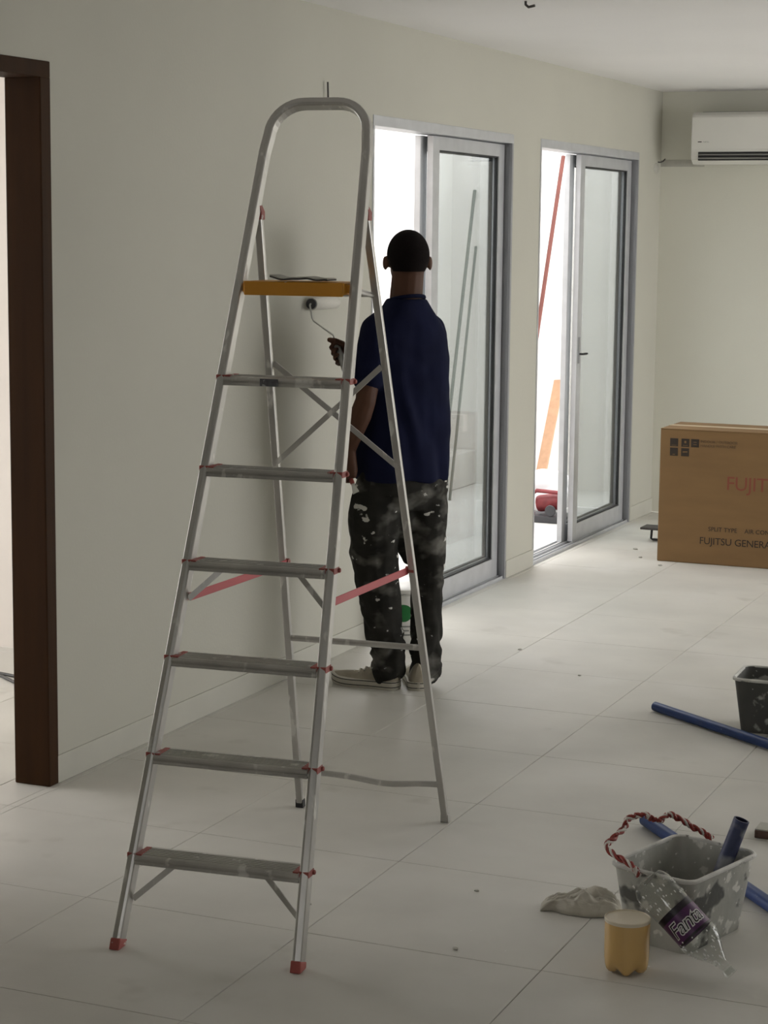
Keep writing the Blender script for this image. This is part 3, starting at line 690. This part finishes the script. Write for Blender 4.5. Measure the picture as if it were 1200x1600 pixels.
q = MB(); q.tube([(-.01, 6.89, 2.118), (.012, 6.89, 2.118), (.016, 6.889, 2.135), (.014, 6.888, 2.205)], .0035, 7); tag(q.build('wire_stub', 'cable', smooth=True), 'thin upright wire poking from the wall above the ladder loop', 'wire')
q = MB(); q.tube([(.76, 6.96, H+.01), (.762, 6.955, H-.012), (.775, 6.95, H-.022), (.80, 6.945, H-.018)], .005, 7); tag(q.build('wire_stub', 'cable', smooth=True), 'bare cable end hanging from the ceiling', 'wire')
q = MB(); q.tube([(-1.35, 6.28, .006), (-1.2, 6.24, .006), (-1.08, 6.19, .006), (-.97, 6.165, .006), (-.86, 6.14, .006), (-.6, 6.12, .006), (-.5, 6.02, .006), (-.62, 5.95, .006), (-.8, 6.03, .006), (-.93, 6.115, .006), (-1.02, 6.17, .008)], .006, 8); tag(q.build('cable', 'cable', smooth=True), 'dark cable looped on the side-room floor seen through the brown doorway', 'cable')

# ------------------------------------------------------------------ things out in the courtyard
def lean(name, p0, p1, wdt, thk, m, label, cat, up=(1, 0, 0), group=None):
    q = MB()
    if thk: q.bar(p0, p1, wdt, thk, up); o = q.build(name, m, bevel=.003)
    else: q.tube([p0, Vector(p0).lerp(Vector(p1), .5), p1], wdt, 10); o = q.build(name, m, smooth=True)
    return tag(o, label, cat, group)
lean('metal_rod', (-1.405, 11.70, -.022), (-1.535, 12.585, 1.93), .011, 0, 'rod_dark', 'tall dark rod leaning in the courtyard corner behind the nearer glass panel', 'rod')
lean('metal_rod', (-1.330, 11.68, -.022), (-1.520, 12.585, 1.56), .009, 0, 'rod_dark', 'shorter thin rod leaning beside the tall one behind the nearer glass panel', 'rod')
lean('wooden_pole', (-.92, 11.70, -.02), (-.92, 12.572, 2.15), .0135, 0, 'pole_red', 'reddish brown pole leaning in the courtyard behind the far door', 'pole')
lean('wooden_plank', (-.80, 11.80, -.02), (-.915, 12.575, .69), .065, .025, 'timber', 'pale timber plank leaning low in the courtyard behind the far door', 'plank', (0, -.7, .7))

# plaster sacks, red machine
sk = bmesh.new()
ell(sk, (-.64, 11.52, .13), (.15, .22, .10)); ell(sk, (-.60, 11.42, .07), (.16, .14, .09)); ell(sk, (-.68, 11.62, .06), (.15, .16, .09))
me = melt(sk, .012, 3); wrinkle(me, lambda p: .010*noise.noise(p*9)); tag(link('plaster_sack', me, 'sack'), 'white plaster sack lying in the courtyard above the red machine', 'sack')
mc = thing('tile_cutter', 'small red and black machine on the courtyard ground by the far door', 'machine', (-.50, 11.12, -.03))
MB().box((-.60, 11.04, -.03), (-.36, 11.24, .012)).build('base', 'machine_dark', mc, bevel=.006)
MB().lathe([(.001, 0), (.045, .004), (.05, .02), (.05, .12), (.042, .14), (.001, .142)], 20, Matrix.Translation((-.56, 11.13, .070)) @ Matrix.Rotation(R(80), 4, 'Y')).build('motor', 'machine_red', mc, smooth=True)
MB().tube([(-.57, 11.08, .01), (-.58, 11.08, .13), (-.55, 11.08, .155), (-.42, 11.08, .15), (-.38, 11.08, .10), (-.375, 11.08, .01)], .012, 8).build('handle', 'machine_red', mc, smooth=True)
MB().lathe([(.03, -.006), (.034, 0), (.03, .006)], 18, Matrix.Translation((-.45, 11.04, .045)) @ Matrix.Rotation(R(90), 4, 'X')).build('wheel', 'machine_dark', mc)

# paint pail standing in the door opening behind the legs
pl = thing('paint_pail', 'white plastic paint pail with green dot behind the person by the open door', 'bucket', (.13, 7.42, 0))
px_, py_ = .125, 7.42
MB().lathe([(.085, 0), (.088, .004), (.100, .195), (.100, .205), (.106, .205), (.106, .222), (.098, .226), (.001, .228)], 32, Matrix.Translation((px_, py_, 0))).build('pail_body', 'pail_white', pl, smooth=True)
MB().lathe([(.107, .208), (.110, .212), (.110, .226), (.104, .231), (.001, .231)], 32, Matrix.Translation((px_, py_, 0))).build('lid', 'pail_white', pl, smooth=True)
vdir = math.atan2(-7.42, 3.191-px_)
def on_pail(name, m, prof, seg):
    q = MB(); rows = []
    for z, half in prof:
        r0 = .088+(.100-.088)*z/.195+.0012
        rows.append([Vector((px_+r0*math.cos(vdir+half*(2*k/seg-1)), py_+r0*math.sin(vdir+half*(2*k/seg-1)), z)) for k in range(seg+1)])
    q.loft(rows, False, False); return q.build(name, m, pl)
on_pail('green_dot', 'pail_green', [(.130+.036*math.sin(R(a)), max(.002, .38*math.cos(R(a)))) for a in range(-90, 91, 15)], 12)
for z, hw_ in ((.075, .30), (.058, .24), (.040, .30)): on_pail('printed_line', 'print_grey', [(z-.003, hw_), (z+.003, hw_)], 10)
MB().tube([(px_+.108*math.cos(a), py_+.108*math.sin(a), .205-.0*math.sin(a)) for a in [vdir+R(-90)+R(180)*k/12 for k in range(13)]], .003, 6).build('bail_handle', 'steel', pl, smooth=True)

# ------------------------------------------------------------------ foreground: mortar buckets, pipes, bottle, cup, rag
def square_bucket(name, label, loc, rz, m, inner):
    t = thing(name, label, 'bucket', loc, rz)
    def ring(a, b_, z, rad=.03, n=5):
        out = []
        for cx, cy, s0 in ((a-rad, b_-rad, 0), (-a+rad, b_-rad, 90), (-a+rad, -b_+rad, 180), (a-rad, -b_+rad, 270)):
            for k in range(n): th = R(s0+90*k/(n-1)); out.append(Vector((cx+rad*math.cos(th), cy+rad*math.sin(th), z)))
        return out
    q = MB()
    hgt = .185
    q.loft([ring(.088, .128, 0, .025), ring(.112, .152, hgt), ring(.108, .148, hgt), ring(.085, .125, .006, .025)]); q.build('bucket_body', m, t, True, smooth=True)
    q = MB(); q.loft([ring(.086, .126, .0055, .025), ring(.086, .126, .010, .025)]); q.build('paint_residue', inner, t, True)
    q = MB(); path = ring(.113, .153, hgt-.002); q.tube(path+[path[0]], .0058, 8, False); q.build('rim', 'rim_white', t, True, smooth=True)
    return t
sb1 = square_bucket('mortar_bucket', 'white rectangular mortar bucket caked with paint, red cord on its rim', (2.055, 4.525, 0), R(-17), 'bucket_white', 'mortar_grey')
sb2 = square_bucket('mortar_bucket', 'dark grey rectangular bucket with paint splashes at the right picture edge', (1.853, 6.610, 0), R(92), 'bucket_dark', 'mortar_grey')
# inner dividing lump of dried plaster in the near bucket
MB().loft([[Vector((x, y, z)) for x, y in ((-.07, -.09), (.03, -.10), (.05, .02), (-.06, .04))] if z < .05 else [Vector((x, y, z)) for x, y in ((-.06, -.07), (.01, -.08), (.02, .0), (-.05, .01))] for z in (.009, .07)]).build('dried_plaster', 'bucket_white', sb1, True, bevel=.01)

def pipe(name, p0, p1, r, m, label, inner='pipe_inner', cat='pipe'):
    t = thing(name, label, cat, p0); p0, p1 = Vector(p0), Vector(p1); d = (p1-p0); L_ = d.length
    M = Matrix.Translation(p0) @ d.to_track_quat('Z', 'Y').to_matrix().to_4x4()
    MB().lathe([(r*.82, .0), (r, 0), (r, L_), (r*.82, L_)], 20, M, (False, False)).build('pipe_wall', m, t, smooth=True)
    MB().lathe([(r*.82, 0), (r*.82, L_)], 20, M, (False, False)).build('bore', inner, t, smooth=True)
    return t
pipe('blue_pipe', (1.391, 6.675, .0175), (2.53, 5.838, .0175), .0165, 'pipe_blue', 'long blue plastic pipe lying in front of the dark grey bucket')
pipe('blue_pipe', (1.735, 5.330, .0185), (2.62, 4.275, .0185), .018, 'pipe_blue', 'blue plastic pipe lying on the floor behind the white bucket')
pipe('pipe_offcut', (2.090, 4.618, .032), (2.163, 4.638, .262), .0195, 'tube_worn', 'short worn blue pipe offcut standing up in the white bucket')

# red and white twisted cord from rim to rim
def cord(name, pts, label):
    t = thing(name, label, 'cord', pts[0]); n = len(pts)
    P = [Vector(p) for p in pts]; fine = []
    for i in range(n-1):
        a, b_, c, d = P[max(0, i-1)], P[i], P[i+1], P[min(n-1, i+2)]
        for k in range(8):
            s_ = k/8; fine.append(.5*((2*b_)+(c-a)*s_+(2*a-5*b_+4*c-d)*s_*s_+(3*b_-a-3*c+d)*s_**3))
    fine.append(P[-1])
    for ph, m in ((0, 'cord_red'), (math.pi, 'cord_red'), (math.pi/2, 'cord_white')):
        path = []
        for i, p in enumerate(fine):
            tg = (fine[min(i+1, len(fine)-1)]-fine[max(i-1, 0)]).normalized(); s_ = tg.orthogonal().normalized(); u_ = tg.cross(s_)
            a = ph+i*.62; path.append(p+(s_*math.cos(a)+u_*math.sin(a))*.0046)
        MB().tube(path, (.0046 if m == 'cord_red' else .0036)*(1-.25*ph/math.pi), 7).build('strand', m, t, smooth=True)
    return t
cord('twisted_cord', [(1.985, 4.375, .176), (1.969, 4.375, .198), (1.927, 4.398, .206), (1.893, 4.42, .220), (1.898, 4.45, .233), (1.910, 4.50, .245), (1.912, 4.53, .261), (1.940, 4.56, .267), (1.951, 4.58, .256), (1.970, 4.60, .246), (1.988, 4.62, .257), (2.009, 4.635, .246), (2.037, 4.66, .222), (2.062, 4.682, .203), (2.080, 4.686, .190)], 'red and white twisted cord looped over the white bucket as a handle')

# cut-off bottle bottom filled with cream paint
cup = thing('paint_cup', 'cut-off bottle bottom filled with cream paint on the floor', 'cup', (2.003, 4.225, 0))
seg = 60; rings = []; fcup = math.atan2(-4.225, 3.191-2.003)+R(36)
for z, r0, lobe in ((.0, .034, .9), (.003, .042, .85), (.010, .0475, .62), (.020, .0500, .36), (.034, .0512, .13), (.055, .0514, 0), (.10, .0514, 0), (.124, .0515, 0)):
    rings.append([Vector((2.003+r0*(1-lobe*.24*(.5+.5*math.cos(5*(th-fcup))))*math.cos(th), 4.225+r0*(1-lobe*.24*(.5+.5*math.cos(5*(th-fcup))))*math.sin(th), z+(.010*lobe*(.5+.5*math.cos(5*(th-fcup))) if z < .03 else 0))) for th in [2*math.pi*k/seg+.0 for k in range(seg)]])
q = MB(); q.loft(rings, True); q.build('cup_body', 'cream_paint', cup, smooth=True)
q = MB(); q.lathe([(.0518, .119), (.0524, .126), (.0506, .1275), (.0498, .124)], 40, Matrix.Translation((2.003, 4.225, 0)), (False, False)); q.build('cut_rim', 'cream_surface', cup, smooth=True)
q = MB(); q.lathe([(.0508, .1235), (.0508, .1245)], 40, Matrix.Translation((2.003, 4.225, 0))); q.build('paint_surface', 'cream_surface', cup)

# clear soft-drink bottle leaning upside down on the bucket
bt = thing('soda_bottle', 'clear empty plastic bottle with purple label leaning against the white bucket', 'bottle', (2.235, 4.28, 0))
pc, pb = Vector((2.236, 4.262, .018)), Vector((2.024, 4.296, .196)); ax = (pb-pc).normalized(); BL = (pb-pc).length
sx = ax.cross(Z).normalized(); sy = sx.cross(ax)                 # sy points up from the bottle's upper flank
BM = Matrix((( sx.x, sy.x, ax.x, pc.x), (sx.y, sy.y, ax.y, pc.y), (sx.z, sy.z, ax.z, pc.z), (0, 0, 0, 1)))
bp = [(.0105, .0), (.0105, .016), (.0125, .018), (.0125, .022), (.012, .030), (.022, .048), (.037, .072), (.0465, .094), (.0475, .104), (.0455, .110), (.0455, .180), (.0475, .187), (.0475, .235), (.046, .250), (.038, .264), (.020, .268), (.010, .260)]
k = BL/.268
q = MB(); q.lathe([(r, z*k) for r, z in bp], 36, BM, (False, True)); q.build('bottle_shell', 'bottle_clear', bt, smooth=True)
q = MB(); q.lathe([(.001, -.004), (.0145, -.003), (.0148, .011), (.0135, .013)], 24, BM, (True, False)); q.build('cap', 'bottle_clear', bt, smooth=True)
def band(name, m, z0, z1, r=.0460):
    q = MB(); q.lathe([(r, z0*k), (r, z1*k)], 40, BM, (False, False)); return q.build(name, m, bt, smooth=True)
lb = band('label', 'label_purple', .110, .180); band('label_edge', 'label_black', .109, .114, .0463); band('label_edge', 'label_black', .166, .181, .0463)
# lettering wrapped round the label, reading round the bottle
face = (Vector((3.191, 0, 1.66))-pc); fa = math.atan2(face.dot(sy), face.dot(sx))
def wrap_text(body, size, off, m, z, lift):
    me = text_mesh(body, size, 0, .25, off, .92, 'CENTER'); b_ = bmesh.new(); b_.from_mesh(me)
    bmesh.ops.subdivide_edges(b_, edges=[e for e in b_.edges if e.calc_length() > .006], cuts=2, use_grid_fill=True)
    rr = .0464+lift
    for v in b_.verts:
        x, y = -v.co.x, v.co.y; a = fa + x/rr; v.co = BM @ Vector((rr*math.cos(a), rr*math.sin(a), (z+y)*k))
    b_.to_mesh(me); b_.free(); return link('lettering', me, m, lb)
wrap_text('Fanta', .048, .0020, 'print_white', .125, .0004)
wrap_text('Fanta', .048, -.0004, 'label_black', .125, .0008)
q = MB(); rnd = random.Random(3)
for i in range(85):
    z = rnd.choice([rnd.uniform(.03, .115), rnd.uniform(.03, .115), rnd.uniform(.19, .25)]); a = rnd.uniform(fa-1.5, fa+1.5)
    r0 = next(r1+(r2-r1)*(z-z1)/(z2-z1) for (r1, z1), (r2, z2) in zip(bp, bp[1:]) if z1 <= z <= z2 and z2 > z1)
    s_ = rnd.uniform(.0010, .0026)
    q.sphere((r0*math.cos(a), r0*math.sin(a), z*k), s_, (1, 1, rnd.uniform(1, 2.2)), 6, 4, BM)
tag(q.build('specks_and_glints', 'speck_glint', bt, smooth=True), kind='stuff')  # white beads: paint specks, and highlights on the plastic put in as colour

# crumpled rag
rg = bmesh.new(); NX, NY = 70, 46; grid = []
for i in range(NX+1):
    row = []
    for j in range(NY+1):
        u, v = i/NX*2-1, j/NY*2-1
        edge = max(0, 1-abs(u)**5)*max(0, 1-abs(v)**4)
        x = u*.098; y = v*(.040+.012*math.sin(3*u+1)) + .012*noise.noise(Vector((u*2, v*2, 4)))
        n1 = noise.noise(Vector((u*2.6+v*1.1, v*1.7, 2.0))); n2 = noise.noise(Vector((u*2.2+v*3.2, v*3.6-u*1.2, 7.0)))
        ridge = (.5+.5*n1)*.040+(1-abs(n2))**2*.019
        z = edge**.6*(.006+ridge*(1-.35*abs(v))*(1.15-.5*max(0, -u)))
        row.append(rg.verts.new((x, y, .001+max(0, z))))
    grid.append(row)
for i in range(NX):
    for j in range(NY): rg.faces.new((grid[i][j], grid[i+1][j], grid[i+1][j+1], grid[i][j+1]))
me = bpy.data.meshes.new('rag'); rg.to_mesh(me); rg.free(); me.polygons.foreach_set('use_smooth', [True]*len(me.polygons))
ro = link('rag', me, 'rag'); ro.location = (1.785, 4.575, 0); ro.rotation_euler = (0, 0, R(14))
so = ro.modifiers.new('thick', 'SOLIDIFY'); so.thickness = .002; so.offset = 1
tag(ro, 'crumpled off-white rag lying on the floor left of the white bucket', 'rag')
# sanding block at the right edge
sbk = thing('sanding_block', 'small brown sanding block at the right picture edge behind the white bucket', 'block', (2.09, 5.39, 0))
MB().box((2.042, 5.350, 0), (2.15, 5.425, .022)).build('block_body', 'rust', sbk, bevel=.003)
MB().box((2.043, 5.351, .022), (2.149, 5.424, .026)).build('pad', 'plaster_patch', sbk, bevel=.001)
# crumbs of plaster
rnd = random.Random(11)
for x, y, s_ in ((1.60, 4.19, .009), (1.50, 4.60, .008), (1.16, 4.33, .006), (.58, 9.7, .012), (.32, 10.15, .014), (.42, 9.9, .010), (.62, 7.45, .010), (.98, 7.1, .008)):
    q = MB(); q.sphere((0, 0, 0), s_, (1, .7, .35), 7, 5); o = q.build('plaster_crumb', 'plaster_patch')
    for v in o.data.vertices: v.co *= 1+.35*noise.noise(v.co*180+Vector((x, y, 0)))
    o.location = (x, y, s_*.26); o.rotation_euler = (0, 0, rnd.uniform(0, 6)); tag(o, 'tiny plaster crumb dropped on the tiled floor', 'crumb', 'plaster crumbs on the floor')
